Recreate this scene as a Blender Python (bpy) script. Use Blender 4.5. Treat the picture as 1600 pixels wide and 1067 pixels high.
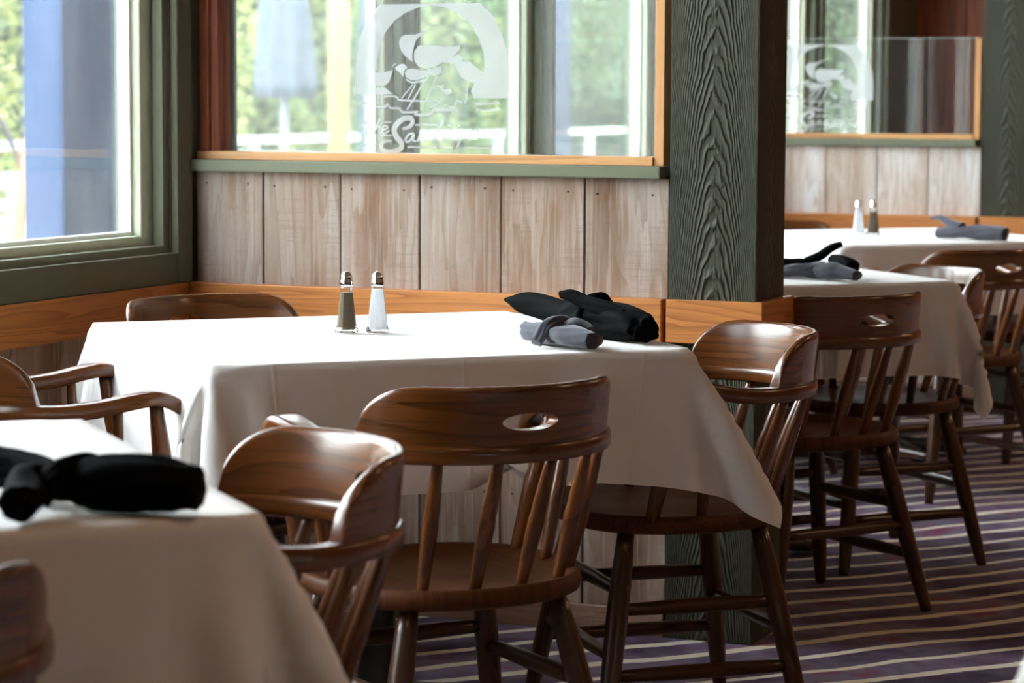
import bpy, bmesh, math, random
import numpy as np
from mathutils import Vector, Matrix
random.seed(7); RNG = np.random.RandomState(7)
D = bpy.data; C = bpy.context.scene.collection
for o in list(D.objects): D.objects.remove(o)
SC = bpy.context.scene
PI = math.pi

# ------------------------------------------------------------------ camera, exposure, world, sun
F_PX, PITCH, ROLL, YAW = 4050.7, 0.0932, 0.0045, 0.4012
CAM = Vector((3.1192, -5.4009, 1.2))
cd = D.cameras.new('camera'); co = D.objects.new('camera', cd); C.objects.link(co)
cd.sensor_width = 36.0; cd.lens = 36.0 * F_PX / 1600.0; cd.clip_end = 200
_d = Vector((-math.sin(YAW) * math.cos(PITCH), math.cos(YAW) * math.cos(PITCH), -math.sin(PITCH)))
_r = Vector((math.cos(YAW), math.sin(YAW), 0)); _u = _r.cross(_d)
_r2 = _r * math.cos(ROLL) + _u * math.sin(ROLL); _u2 = _u * math.cos(ROLL) - _r * math.sin(ROLL)
m = Matrix((_r2, _u2, -_d)).transposed().to_4x4(); m.translation = CAM
co.matrix_world = m
cd.dof.use_dof = True; cd.dof.focus_distance = 4.9; cd.dof.aperture_fstop = 6.3
SC.camera = co
SC.view_settings.view_transform = 'Standard'; SC.view_settings.look = 'None'
SC.view_settings.gamma = 1.0; SC.view_settings.use_curve_mapping = False
SC.view_settings.exposure = 2.2

W = D.worlds.new('world'); SC.world = W; W.use_nodes = True
wn = W.node_tree.nodes; wl = W.node_tree.links
bg = wn['Background']
tc = wn.new('ShaderNodeTexCoord'); sx = wn.new('ShaderNodeSeparateXYZ'); wl.new(tc.outputs['Generated'], sx.inputs[0])
cr = wn.new('ShaderNodeValToRGB'); wl.new(sx.outputs['Z'], cr.inputs[0])
cr.color_ramp.elements[0].position = 0.0; cr.color_ramp.elements[0].color = (0.80, 0.85, 0.80, 1)
cr.color_ramp.elements[1].position = 0.6; cr.color_ramp.elements[1].color = (0.88, 0.95, 1.0, 1)
wl.new(cr.outputs[0], bg.inputs[0]); bg.inputs[1].default_value = 6.6

sl = D.lights.new('sun', 'SUN'); sl.energy = 2.2; sl.angle = math.radians(1.2); sl.color = (1, .95, .86)
so = D.objects.new('sun', sl); C.objects.link(so); so.location = (6, -4, 9)
so.rotation_euler = Vector((-0.62, 0.25, -0.95)).to_track_quat('-Z', 'Y').to_euler()

# ------------------------------------------------------------------ material helpers
class NT:
    def __init__(s, name):
        s.m = D.materials.new(name); s.m.use_nodes = True
        s.t = s.m.node_tree; s.n = s.t.nodes; s.l = s.t.links
        s.b = s.n['Principled BSDF']; s.out = s.n['Material Output']
    def new(s, t, **k):
        n = s.n.new(t)
        for a, v in k.items(): setattr(n, a, v)
        return n
    def link(s, a, b): s.l.new(a, b)
    def setin(s, sock, v):
        if hasattr(v, 'links') or isinstance(v, bpy.types.NodeSocket): s.l.new(v, sock)
        else: sock.default_value = v
    def math(s, op, a, b=0.0, c=None):
        n = s.new('ShaderNodeMath', operation=op); s.setin(n.inputs[0], a); s.setin(n.inputs[1], b)
        if c is not None: s.setin(n.inputs[2], c)
        return n.outputs[0]
    def mapping(s, v, scale=(1, 1, 1), loc=(0, 0, 0), rot=(0, 0, 0)):
        n = s.new('ShaderNodeMapping'); s.setin(n.inputs['Vector'], v)
        n.inputs['Scale'].default_value = scale; n.inputs['Rotation'].default_value = rot
        s.setin(n.inputs['Location'], loc); return n.outputs[0]
    def noise(s, v, scale=1, detail=3, rough=.55, dist=0):
        n = s.new('ShaderNodeTexNoise'); s.setin(n.inputs['Vector'], v)
        n.inputs['Scale'].default_value = scale; n.inputs['Detail'].default_value = detail
        n.inputs['Roughness'].default_value = rough; n.inputs['Distortion'].default_value = dist
        return n.outputs['Fac']
    def ramp(s, f, pts, interp='LINEAR'):
        n = s.new('ShaderNodeValToRGB'); s.setin(n.inputs[0], f); r = n.color_ramp; r.interpolation = interp
        while len(r.elements) < len(pts): r.elements.new(.5)
        for e, (p, c) in zip(r.elements, pts):
            e.position = p; e.color = (*c, 1) if len(c) == 3 else c
        return n.outputs[0]
    def mix(s, f, a, b, mode='MIX'):
        n = s.new('ShaderNodeMix', data_type='RGBA', blend_type=mode)
        s.setin(n.inputs[0], f)
        for i, v in ((6, a), (7, b)):
            if isinstance(v, tuple): n.inputs[i].default_value = (*v, 1) if len(v) == 3 else v
            else: s.l.new(v, n.inputs[i])
        return n.outputs[2]
    def bump(s, h, strength=.3, dist=.01):
        n = s.new('ShaderNodeBump'); s.setin(n.inputs['Height'], h)
        n.inputs['Strength'].default_value = strength; n.inputs['Distance'].default_value = dist
        s.l.new(n.outputs[0], s.b.inputs['Normal']); return n
    def uv(s):
        return s.new('ShaderNodeTexCoord').outputs['UV']
    def pos(s):
        return s.new('ShaderNodeNewGeometry').outputs['Position']
    def obj(s):
        return s.new('ShaderNodeTexCoord').outputs['Object']
    def rnd(s):
        return s.new('ShaderNodeObjectInfo').outputs['Random']
    def set(s, **k):
        for a, v in k.items():
            a = a.replace('_', ' ')
            if isinstance(v, tuple): s.b.inputs[a].default_value = (*v, 1) if len(v) == 3 else v
            elif isinstance(v, (int, float)): s.b.inputs[a].default_value = v
            else: s.l.new(v, s.b.inputs[a])

def plain(name, col, rough=.5, metal=0.0, spec=.5, coat=0.0, noise_amt=.08, nscale=30):
    t = NT(name); n = t.noise(t.obj(), nscale, 3)
    c = t.mix(n, tuple(x * (1 - noise_amt) for x in col), tuple(min(1, x * (1 + noise_amt)) for x in col))
    t.set(Base_Color=c, Roughness=rough, Metallic=metal, Coat_Weight=coat); t.b.inputs['Specular IOR Level'].default_value = spec
    return t.m

def wood(name, dark, mid, light, rough=.3, coat=.25, ring=11.0, su=1.0, sv=9.0, bump=.12, streak=90, spec=.5, sawk=.75):
    """UV in metres: u runs along the grain, v across it"""
    t = NT(name)
    u = t.uv(); r = t.rnd()
    cmb = t.new('ShaderNodeCombineXYZ'); t.setin(cmb.inputs[0], t.math('MULTIPLY', r, 37.0)); t.setin(cmb.inputs[1], t.math('MULTIPLY', r, 13.0))
    base = t.new('ShaderNodeVectorMath', operation='ADD'); t.setin(base.inputs[0], u); t.setin(base.inputs[1], cmb.outputs[0])
    v = base.outputs[0]
    n1 = t.noise(t.mapping(v, (su, sv, 1)), 1.0, 2, .45, .25)
    rings = t.math('FRACT', t.math('MULTIPLY', n1, ring))
    saw = t.math('POWER', rings, 2.6)
    fine = t.noise(t.mapping(v, (7, 330, 1)), 1.0, 2, .6)
    broad = t.noise(t.mapping(v, (2.0, 16, 1)), 1.0, 3, .55)
    c1 = t.mix(broad, mid, light)
    c2 = t.mix(t.math('MULTIPLY', saw, sawk), c1, dark)
    c3 = t.mix(t.math('MULTIPLY', t.math('GREATER_THAN', fine, .60), .35), c2, dark)
    t.set(Base_Color=c3, Roughness=rough, Coat_Weight=coat, Coat_Roughness=.18)
    t.b.inputs['Specular IOR Level'].default_value = spec
    t.bump(t.math('ADD', t.math('MULTIPLY', saw, -.5), t.math('MULTIPLY', fine, .5)), bump, .002)
    return t.m

M = {}
M['chair'] = wood('varnished_brown_oak', (.009, .0028, .0009), (.066, .018, .0035), (.205, .063, .0125), rough=.27, coat=.35, ring=11, spec=.4, sawk=.5)
M['seat'] = wood('worn_brown_oak_seat', (.024, .007, .002), (.060, .017, .004), (.12, .038, .008), rough=.55, coat=.0, ring=11, spec=.18, sawk=.5)
M['leg'] = wood('dark_stained_oak_legs', (.008, .003, .001), (.042, .014, .004), (.095, .032, .009), rough=.33, coat=.2, ring=11, spec=.4)  # same chair oak, darkened to put the under-table shade into its colour
M['rail'] = wood('orange_oak', (.30, .085, .02), (.54, .185, .040), (.66, .26, .064), rough=.40, coat=.08, ring=16, su=.7, sv=11)
M['strip'] = wood('golden_fir_trim', (.42, .17, .05), (.66, .32, .11), (.72, .38, .15), rough=.45, coat=.05, ring=5, su=.6, sv=10)
M['cedar'] = wood('red_cedar', (.16, .030, .012), (.34, .085, .032), (.42, .12, .05), rough=.5, coat=0, ring=6, su=.5, sv=12)

def planks_mat(name, tint=(1, 1, 1)):
    t = NT(name); p = t.pos(); u = t.uv()
    idr = t.new('ShaderNodeAttribute', attribute_name='pid').outputs['Fac']
    off = t.new('ShaderNodeCombineXYZ'); t.setin(off.inputs[0], t.math('MULTIPLY', idr, 3.7)); t.setin(off.inputs[1], t.math('MULTIPLY', idr, 5.3))
    vv = t.new('ShaderNodeVectorMath', operation='ADD'); t.setin(vv.inputs[0], u); t.setin(vv.inputs[1], off.outputs[0]); v = vv.outputs[0]
    n1 = t.noise(t.mapping(v, (1.0, 9, 1)), 1, 3, .5, .5)
    ring = t.math('FRACT', t.math('MULTIPLY', n1, 9))
    grain = t.math('POWER', ring, 3)
    broad = t.noise(t.mapping(v, (1.2, 7, 1)), 1, 4, .6)
    sawm = t.noise(t.mapping(v, (170, 4, 1)), 1, 2, .6)
    sawmask = t.noise(t.mapping(v, (5, 9, 1)), 1, 3, .6)
    speck = t.noise(t.mapping(v, (60, 260, 1)), 1, 3, .7)
    c = t.ramp(broad, [(.32, (.20, .115, .072)), (.44, (.33, .225, .165)), (.54, (.42, .335, .28)), (.68, (.47, .425, .40))])
    c = t.mix(t.math('MULTIPLY', grain, .50), c, (.24, .14, .085))
    st = t.noise(t.mapping(v, (3, 110, 1)), 1, 3, .6)
    c = t.mix(t.math('MULTIPLY', t.math('GREATER_THAN', st, .56), .22), c, (.62, .57, .54))
    c = t.mix(t.math('MULTIPLY', t.math('MULTIPLY', t.math('GREATER_THAN', sawm, .56), t.math('GREATER_THAN', sawmask, .52)), .30), c, (.26, .20, .165))
    c = t.mix(t.math('MULTIPLY', t.math('GREATER_THAN', speck, .62), .35), c, (.22, .13, .09))
    # knots
    vo = t.new('ShaderNodeTexVoronoi'); vo.inputs['Scale'].default_value = 1.0; t.setin(vo.inputs['Vector'], t.mapping(v, (2.2, 6.5, 1)))
    kn = t.math('LESS_THAN', vo.outputs['Distance'], .085)
    c = t.mix(t.math('MULTIPLY', kn, .35), c, (.20, .12, .09))
    per = t.ramp(t.math('FRACT', t.math('MULTIPLY', idr, .381)), [(0, (.95, .86, .80)), (.5, (1.0, .99, 1.0)), (1, (.90, .84, .80))])
    c = t.mix(1.0, c, per, 'MULTIPLY')
    c = t.mix(1.0, c, tint, 'MULTIPLY')
    t.set(Base_Color=c, Roughness=.75); t.b.inputs['Specular IOR Level'].default_value = .25
    t.bump(t.math('ADD', t.math('MULTIPLY', grain, -.4), t.math('MULTIPLY', sawm, .4)), .35, .003)
    return t.m
M['planks'] = planks_mat('weathered_whitewashed_planks')
M['planks_far'] = planks_mat('paler_whitewashed_planks', (1.75, 2.0, 2.2))  # tint paints in the strong light this bay gets
M['planks_window'] = planks_mat('brown_weathered_planks', (.80, .66, .56))
M['gap'] = plain('dark_board_gap', (.012, .010, .008), .9)

def green_mat(name, col, rough=.55):
    t = NT(name); n = t.noise(t.mapping(t.obj(), (3, 3, 3)), 4, 4)
    c = t.mix(n, tuple(x * .9 for x in col), tuple(x * 1.08 for x in col))
    t.set(Base_Color=c, Roughness=rough); t.b.inputs['Specular IOR Level'].default_value = .35
    t.bump(t.noise(t.mapping(t.obj(), (2, 2, 60)), 4, 3), .05, .002)
    return t.m
M['green'] = green_mat('sage_green_paint', (.105, .100, .058))
M['green_sill'] = green_mat('grey_green_sill_paint', (.165, .175, .115))
M['green_light'] = green_mat('pale_sage_paint', (.56, .59, .44))  # sash green lightened so the light on it sits in the colour

def post_mat():
    t = NT('rough_sawn_green_timber'); v = t.uv()     # u up the post, v across a face
    sep = t.new('ShaderNodeSeparateXYZ'); t.setin(sep.inputs[0], v)
    U_, V_ = sep.outputs[0], sep.outputs[1]
    warp = t.noise(t.mapping(v, (3.2, 12, 1)), 1, 3, .6)
    warp2 = t.noise(t.mapping(v, (14, 38, 1)), 1, 2, .6)
    d = t.math('ABSOLUTE', t.math('SUBTRACT', V_, .103))
    d = t.math('ADD', d, t.math('MULTIPLY', t.math('SUBTRACT', warp, .5), .022))
    h = t.math('ADD', t.math('MULTIPLY', t.math('POWER', t.math('ABSOLUTE', d), 2.0), 820), t.math('MULTIPLY', U_, 11.0))
    h = t.math('ADD', h, t.math('MULTIPLY', warp2, .9))
    w = t.math('SINE', t.math('MULTIPLY', h, 12.0))
    ridge = t.math('POWER', t.math('MULTIPLY', t.math('ADD', w, 1), .5), 2.2)
    edge = t.math('SUBTRACT', 1.0, t.math('MULTIPLY', t.math('GREATER_THAN', V_, .165), .75))
    ridge = t.math('MULTIPLY', ridge, edge)
    fine = t.noise(t.mapping(v, (20, 240, 1)), 1, 3, .6)
    n = t.noise(t.mapping(v, (2.5, 20, 1)), 1, 3)
    c = t.mix(n, (.043, .043, .027), (.062, .060, .039))
    t.set(Base_Color=c, Roughness=.60); t.b.inputs['Specular IOR Level'].default_value = .2
    t.bump(t.math('ADD', ridge, t.math('MULTIPLY', fine, .5)), .75, .006)
    return t.m
M['post'] = post_mat()

def cloth_mat():
    t = NT('white_table_linen')
    u = t.uv(); sep = t.new('ShaderNodeSeparateXYZ'); t.setin(sep.inputs[0], u)
    def crease(x, k):
        f = t.math('ABSOLUTE', t.math('SUBTRACT', t.math('FRACT', t.math('ADD', t.math('MULTIPLY', x, k), .5)), .5))
        return t.math('SUBTRACT', 1.0, t.math('MINIMUM', t.math('MULTIPLY', f, 60.0), 1.0))
    cz = t.math('MAXIMUM', crease(sep.outputs[0], 2.9), crease(sep.outputs[1], 2.9))
    n = t.noise(u, 5, 3)
    c = t.mix(n, (.80, .765, .73), (.84, .81, .78))
    fz = t.noise(u, 900, 1)
    t.set(Base_Color=c, Roughness=.85); t.b.inputs['Specular IOR Level'].default_value = .15
    t.b.inputs['Sheen Weight'].default_value = .1
    t.bump(t.math('ADD', t.math('ADD', cz, t.math('MULTIPLY', t.noise(u, 9, 3), 2.2)), t.math('MULTIPLY', fz, .1)), .30, .003)
    # a little light comes through the linen
    tr = t.new('ShaderNodeBsdfTranslucent'); t.link(c, tr.inputs['Color'])
    mx = t.new('ShaderNodeMixShader'); mx.inputs[0].default_value = .13
    t.link(t.b.outputs[0], mx.inputs[1]); t.link(tr.outputs[0], mx.inputs[2]); t.link(mx.outputs[0], t.out.inputs['Surface'])
    return t.m
M['cloth'] = cloth_mat()

def napkin_mat(name, col, sheen):
    t = NT(name); n = t.noise(t.obj(), 60, 3)
    c = t.mix(n, tuple(x * .8 for x in col), tuple(x * 1.2 for x in col))
    t.set(Base_Color=c, Roughness=.8); t.b.inputs['Specular IOR Level'].default_value = .03
    t.b.inputs['Sheen Weight'].default_value = sheen; t.b.inputs['Sheen Roughness'].default_value = .4
    t.bump(t.noise(t.obj(), 45, 3), .35, .004)
    return t.m
M['nap_black'] = napkin_mat('black_napkin_cloth', (.0022, .0022, .0027), .0)
M['nap_grey'] = napkin_mat('charcoal_napkin_cloth', (.070, .070, .086), .25)  # black napkin cloth lightened to grey, light painted into the colour

def carpet_mat():
    t = NT('striped_plum_carpet'); p = t.pos()
    sep = t.new('ShaderNodeSeparateXYZ'); t.setin(sep.inputs[0], p)
    X, Y = sep.outputs[0], sep.outputs[1]
    a = math.radians(50)
    s = t.math('ADD', t.math('MULTIPLY', X, -math.sin(a)), t.math('MULTIPLY', Y, math.cos(a)))
    al = t.math('ADD', t.math('MULTIPLY', X, math.cos(a)), t.math('MULTIPLY', Y, math.sin(a)))
    cv = t.new('ShaderNodeCombineXYZ'); t.setin(cv.inputs[0], t.math('MULTIPLY', al, 1.7)); t.setin(cv.inputs[1], t.math('MULTIPLY', s, 1.1))
    wob = t.noise(cv.outputs[0], 1, 2, .5)
    wf = t.noise(p, 45, 2, .6)
    s2 = t.math('ADD', s, t.math('ADD', t.math('MULTIPLY', wob, .16), t.math('MULTIPLY', wf, .010)))
    k = t.math('DIVIDE', s2, .128)
    fr = t.math('FRACT', k); idx = t.math('FLOOR', k)
    wn_ = t.new('ShaderNodeTexWhiteNoise', noise_dimensions='1D'); t.setin(wn_.inputs['W'], idx)
    width = t.math('ADD', .17, t.math('MULTIPLY', wn_.outputs['Value'], .12))
    line = t.math('LESS_THAN', fr, width)
    tuft = t.noise(p, 420, 2, .7)
    patch = t.noise(t.mapping(p, (1, 1, 1)), 4.0, 4, .6)
    base = t.ramp(patch, [(.30, (.055, .036, .060)), (.45, (.125, .085, .135)), (.55, (.19, .165, .21)), (.66, (.22, .055, .10)), (.8, (.08, .055, .085))])
    band = t.mix(wn_.outputs['Value'], (.6, .6, .62), (1.15, 1.05, 1.15))
    base = t.mix(1.0, base, band, 'MULTIPLY')
    cream = t.mix(t.noise(p, 5, 2), (.80, .72, .68), (.72, .62, .38))
    c = t.mix(line, base, cream)
    c = t.mix(t.math('MULTIPLY', t.math('GREATER_THAN', tuft, .56), .35), c, (.03, .02, .03))
    t.set(Base_Color=c, Roughness=.95); t.b.inputs['Specular IOR Level'].default_value = .1
    t.bump(tuft, .5, .004)
    return t.m
M['carpet'] = carpet_mat()

def glass_mat(name, tint=(.96, .99, .98), refl=1.0, haze=0.0):
    t = NT(name); t.n.remove(t.b)
    fr = t.new('ShaderNodeFresnel'); fr.inputs[0].default_value = 1.45
    tr = t.new('ShaderNodeBsdfTransparent'); tr.inputs[0].default_value = (*tint, 1)
    gl = t.new('ShaderNodeBsdfGlossy'); gl.inputs['Roughness'].default_value = .01
    mx = t.new('ShaderNodeMixShader'); t.link(t.math('MULTIPLY', fr.outputs[0], refl), mx.inputs[0])
    t.link(tr.outputs[0], mx.inputs[1]); t.link(gl.outputs[0], mx.inputs[2]); last = mx.outputs[0]
    if haze:
        df = t.new('ShaderNodeBsdfDiffuse'); df.inputs[0].default_value = (.8, .86, .9, 1)
        tl = t.new('ShaderNodeBsdfTranslucent'); tl.inputs[0].default_value = (.8, .88, .95, 1)
        a = t.new('ShaderNodeMixShader'); a.inputs[0].default_value = .6; t.link(df.outputs[0], a.inputs[1]); t.link(tl.outputs[0], a.inputs[2])
        b = t.new('ShaderNodeMixShader')
        n = t.noise(t.mapping(t.pos(), (3, 3, .8)), 3, 4, .6)
        t.link(t.math('MULTIPLY', n, haze * 2), b.inputs[0]); t.link(last, b.inputs[1]); t.link(a.outputs[0], b.inputs[2]); last = b.outputs[0]
    t.link(last, t.out.inputs['Surface'])
    return t.m
M['pane'] = glass_mat('window_glass', (.96, .98, .99), .8, .011)
M['panel_glass'] = glass_mat('partition_glass', (.96, .985, .975), .55, .012)

def frost_mat():
    t = NT('frosted_etching'); t.n.remove(t.b)
    df = t.new('ShaderNodeBsdfDiffuse'); df.inputs[0].default_value = (.90, .94, .93, 1)
    tl = t.new('ShaderNodeBsdfTranslucent'); tl.inputs[0].default_value = (1, 1, 1, 1)
    tr = t.new('ShaderNodeBsdfTransparent')
    a = t.new('ShaderNodeMixShader'); a.inputs[0].default_value = .78; t.link(df.outputs[0], a.inputs[1]); t.link(tl.outputs[0], a.inputs[2])
    b = t.new('ShaderNodeMixShader'); n = t.noise(t.pos(), 500, 2)
    t.link(t.math('ADD', .10, t.math('MULTIPLY', n, .10)), b.inputs[0]); t.link(a.outputs[0], b.inputs[1]); t.link(tr.outputs[0], b.inputs[2])
    t.link(b.outputs[0], t.out.inputs['Surface']); return t.m
M['frost'] = frost_mat()
M['edge'] = plain('pale_glass_edge', (.62, .72, .66), .3)
M['chrome'] = plain('polished_chrome', (.78, .78, .80), .12, metal=1.0, noise_amt=.02)
M['salt'] = plain('white_salt', (.90, .90, .92), .7)
_t = M['salt'].node_tree; _tl = _t.nodes.new('ShaderNodeBsdfTranslucent'); _tl.inputs[0].default_value = (.95, .95, .97, 1); _mx = _t.nodes.new('ShaderNodeMixShader'); _mx.inputs[0].default_value = .5
_t.links.new(_t.nodes['Principled BSDF'].outputs[0], _mx.inputs[1]); _t.links.new(_tl.outputs[0], _mx.inputs[2]); _t.links.new(_mx.outputs[0], _t.nodes['Material Output'].inputs['Surface'])
M['pepper'] = plain('ground_pepper', (.24, .19, .13), .8, noise_amt=.6, nscale=900)
def solidglass():
    t = NT('shaker_glass'); t.set(Base_Color=(1, 1, 1), Roughness=.03, IOR=1.45); t.b.inputs['Transmission Weight'].default_value = 1.0
    t.set(Roughness=t.math('MULTIPLY', t.noise(t.obj(), 50, 2), .05)); return t.m
M['glass'] = glass_mat('shaker_glass', (.97, .98, .98), 1.0)
M['iron'] = plain('black_cast_iron', (.015, .015, .015), .5)
M['white'] = plain('white_bead_paint', (.85, .88, .86), .4)
M['plaster'] = plain('brown_ceiling_boards', (.16, .11, .08), .9)
M['tanwall'] = plain('brown_wall_panelling', (.16, .085, .05), .85)
M['patio'] = plain('pale_patio_concrete', (.27, .27, .27), .9, nscale=3)
M['yellow'] = plain('pale_yellow_timber', (.42, .34, .13), .8)
def blue_mat():
    t = NT('slate_blue_paint'); u = t.uv()
    f = t.noise(t.mapping(u, (9, 120, 1)), 1, 3, .7)
    g = t.noise(t.mapping(u, (2, 9, 1)), 1, 2)
    c = t.mix(g, (.020, .060, .160), (.033, .085, .200))
    c = t.mix(t.math('MULTIPLY', t.math('GREATER_THAN', f, .64), .3), c, (.10, .15, .27))
    t.set(Base_Color=c, Roughness=.6); t.bump(f, .3, .003); return t.m
M['blue'] = blue_mat()
def leaf_mat(name, a, b):
    t = NT(name); n = t.noise(t.obj(), 2.2, 3)
    c = t.mix(n, a, b)
    t.set(Base_Color=c, Roughness=.6)
    tl = t.new('ShaderNodeBsdfTranslucent'); t.link(c, tl.inputs[0])
    mx = t.new('ShaderNodeMixShader'); mx.inputs[0].default_value = .4
    t.link(t.b.outputs[0], mx.inputs[1]); t.link(tl.outputs[0], mx.inputs[2]); t.link(mx.outputs[0], t.out.inputs['Surface'])
    return t.m
M['leaf'] = leaf_mat('garden_leaves', (.05, .10, .028), (.12, .17, .06))
M['leaf_y'] = leaf_mat('sunlit_yellow_leaves', (.20, .24, .06), (.34, .36, .13))
M['bark'] = plain('grey_bark', (.12, .09, .07), .9)
M['blue_cloth'] = plain('faded_blue_canvas', (.13, .16, .20), .9)
M['orange'] = plain('orange_stained_wood', (.62, .20, .06), .6)
M['whitewood'] = plain('white_patio_paint', (.42, .43, .45), .6)

# ------------------------------------------------------------------ mesh helpers
class MB:
    def __init__(s): s.v = []; s.f = []; s.uv = []; s.sm = []; s.pid = []; s._p = 0
    def add(s, vs, fs, uvs=None, smooth=False):
        b = len(s.v); s.v += [tuple(x) for x in vs]
        for i, f in enumerate(fs):
            s.f.append([b + k for k in f]); s.sm.append(smooth); s.pid.append(s._p)
            s.uv.append(list(uvs[i]) if uvs else [(0, 0)] * len(f))
    def box(s, x0, x1, y0, y1, z0, z1, grain=None):
        L = (x1 - x0, y1 - y0, z1 - z0)
        g = L.index(max(L)) if grain is None else grain
        vs = [(x, y, z) for x in (x0, x1) for y in (y0, y1) for z in (z0, z1)]
        fs = [(0, 1, 3, 2), (4, 6, 7, 5), (0, 4, 5, 1), (2, 3, 7, 6), (0, 2, 6, 4), (1, 5, 7, 3)]
        nax = [0, 0, 1, 1, 2, 2]; lo = (x0, y0, z0); uvs = []
        for f, n in zip(fs, nax):
            if n == g: a, b = [i for i in range(3) if i != n]
            else: a = g; b = [i for i in range(3) if i not in (n, g)][0]
            uvs.append([(vs[k][a] - lo[a] + .13 * n, vs[k][b] - lo[b] + (.0 if n != 2 else .3)) for k in f])
        s.add(vs, fs, uvs)
    def tube(s, pts, rad, n=10, cap=True, up=Vector((0, 0, 1)), shape=None, rads_b=None, u0=0.0, mod=None):
        """rad: list of half widths (side), rads_b: half heights (up)"""
        pts = [Vector(p) for p in pts]; k = len(pts)
        if not hasattr(rad, '__len__'): rad = [rad] * k
        if rads_b is None: rads_b = rad
        elif not hasattr(rads_b, '__len__'): rads_b = [rads_b] * k
        vs = []; lens = [0]
        for i in range(1, k): lens.append(lens[-1] + (pts[i] - pts[i - 1]).length)
        for i, p in enumerate(pts):
            t = (pts[min(k - 1, i + 1)] - pts[max(0, i - 1)]).normalized()
            sd = t.cross(up)
            if sd.length < 1e-3: sd = t.cross(Vector((0, 1, 0)))
            sd.normalize(); uu = sd.cross(t).normalized()
            for j in range(n):
                a = 2 * PI * j / n; cx, cy = math.cos(a), math.sin(a)
                if shape:
                    e = 2.0 / shape
                    cx = math.copysign(abs(cx) ** e, cx); cy = math.copysign(abs(cy) ** e, cy)
                mm = mod(i / (k - 1), a) if mod else 1.0
                vs.append(p + sd * (cx * rad[i] * mm) + uu * (cy * rads_b[i] * mm))
        fs = []; uvs = []
        for i in range(k - 1):
            for j in range(n):
                j2 = (j + 1) % n
                fs.append((i * n + j, i * n + j2, (i + 1) * n + j2, (i + 1) * n + j))
                w = 2 * PI * max(rad[i], .004) / n
                uvs.append([(u0 + lens[i], j * w), (u0 + lens[i], (j + 1) * w), (u0 + lens[i + 1], (j + 1) * w), (u0 + lens[i + 1], j * w)])
        s.add(vs, fs, uvs, True)
        if cap:
            b = len(s.v) - k * n
            for ring, rev in ((0, True), (k - 1, False)):
                idx = [b + ring * n + j for j in range(n)]
                if rev: idx = idx[::-1]
                s.f.append(idx); s.sm.append(False); s.pid.append(s._p); s.uv.append([(.01 * math.cos(2 * PI * q / n), .01 * math.sin(2 * PI * q / n)) for q in range(n)])
    def lathe(s, prof, c=(0, 0, 0), n=20, facets=None, smooth=True):
        vs = []; fs = []; uvs = []
        for r, z in prof:
            for j in range(n):
                a = 2 * PI * j / n
                vs.append((c[0] + r * math.cos(a), c[1] + r * math.sin(a), c[2] + z))
        for i in range(len(prof) - 1):
            for j in range(n):
                j2 = (j + 1) % n
                fs.append((i * n + j, i * n + j2, (i + 1) * n + j2, (i + 1) * n + j))
                uvs.append([(prof[i][1], j / n), (prof[i][1], (j + 1) / n), (prof[i + 1][1], (j + 1) / n), (prof[i + 1][1], j / n)])
        fs.append(tuple(range(n))[::-1]); uvs.append([(0, 0)] * n)
        fs.append(tuple((len(prof) - 1) * n + j for j in range(n))); uvs.append([(0, 0)] * n)
        s.add(vs, fs, uvs, smooth)
    def mesh(s, name):
        me = D.meshes.new(name); me.from_pydata(s.v, [], s.f)
        ul = me.uv_layers.new(name='UVMap')
        flat = [c for f in s.uv for uv in f for c in uv]
        ul.data.foreach_set('uv', flat)
        me.polygons.foreach_set('use_smooth', s.sm)
        if s._p:
            at = me.attributes.new('pid', 'FLOAT', 'FACE'); at.data.foreach_set('value', [float(x) for x in s.pid])
        me.update(); return me
    def build(s, name, mat, parent=None, bevel=0, loc=None, weld=False, autosm=None):
        me = s.mesh(name)
        bm = bmesh.new(); bm.from_mesh(me)
        if weld: bmesh.ops.remove_doubles(bm, verts=bm.verts, dist=1e-5)
        bmesh.ops.recalc_face_normals(bm, faces=bm.faces); bm.to_mesh(me); bm.free()
        o = D.objects.new(name, me); C.objects.link(o); me.materials.append(mat)
        if parent is not None: o.parent = parent
        if loc is not None: o.location = loc
        if bevel:
            b = o.modifiers.new('bevel', 'BEVEL'); b.width = bevel; b.segments = 2; b.limit_method = 'ANGLE'; b.angle_limit = .6
        return o

def tag(o, label=None, cat=None, group=None, kind=None):
    if label: o['label'] = label
    if cat: o['category'] = cat
    if group: o['group'] = group
    if kind: o['kind'] = kind
    return o
def empty(name, loc=(0, 0, 0), rz=0):
    o = D.objects.new(name, None); C.objects.link(o); o.location = loc; o.rotation_euler = (0, 0, rz); o.empty_display_size = .1
    return o
def copy_tree(o, parent=None):
    c = o.copy(); C.objects.link(c); c.parent = parent
    for ch in list(o.children): copy_tree(ch, c)
    return c
def smoothpath(pts, n):
    """Catmull-Rom through tuples of any length"""
    P = [np.array(p, float) for p in pts]; P = [2 * P[0] - P[1]] + P + [2 * P[-1] - P[-2]]; out = []
    seg = len(P) - 3
    for k in range(n + 1):
        x = k / n * seg; i = min(int(x), seg - 1); t = x - i
        a, b, c, d = P[i:i + 4]
        out.append(.5 * ((2 * b) + (-a + c) * t + (2 * a - 5 * b + 4 * c - d) * t * t + (-a + 3 * b - 3 * c + d) * t ** 3))
    return out

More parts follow.
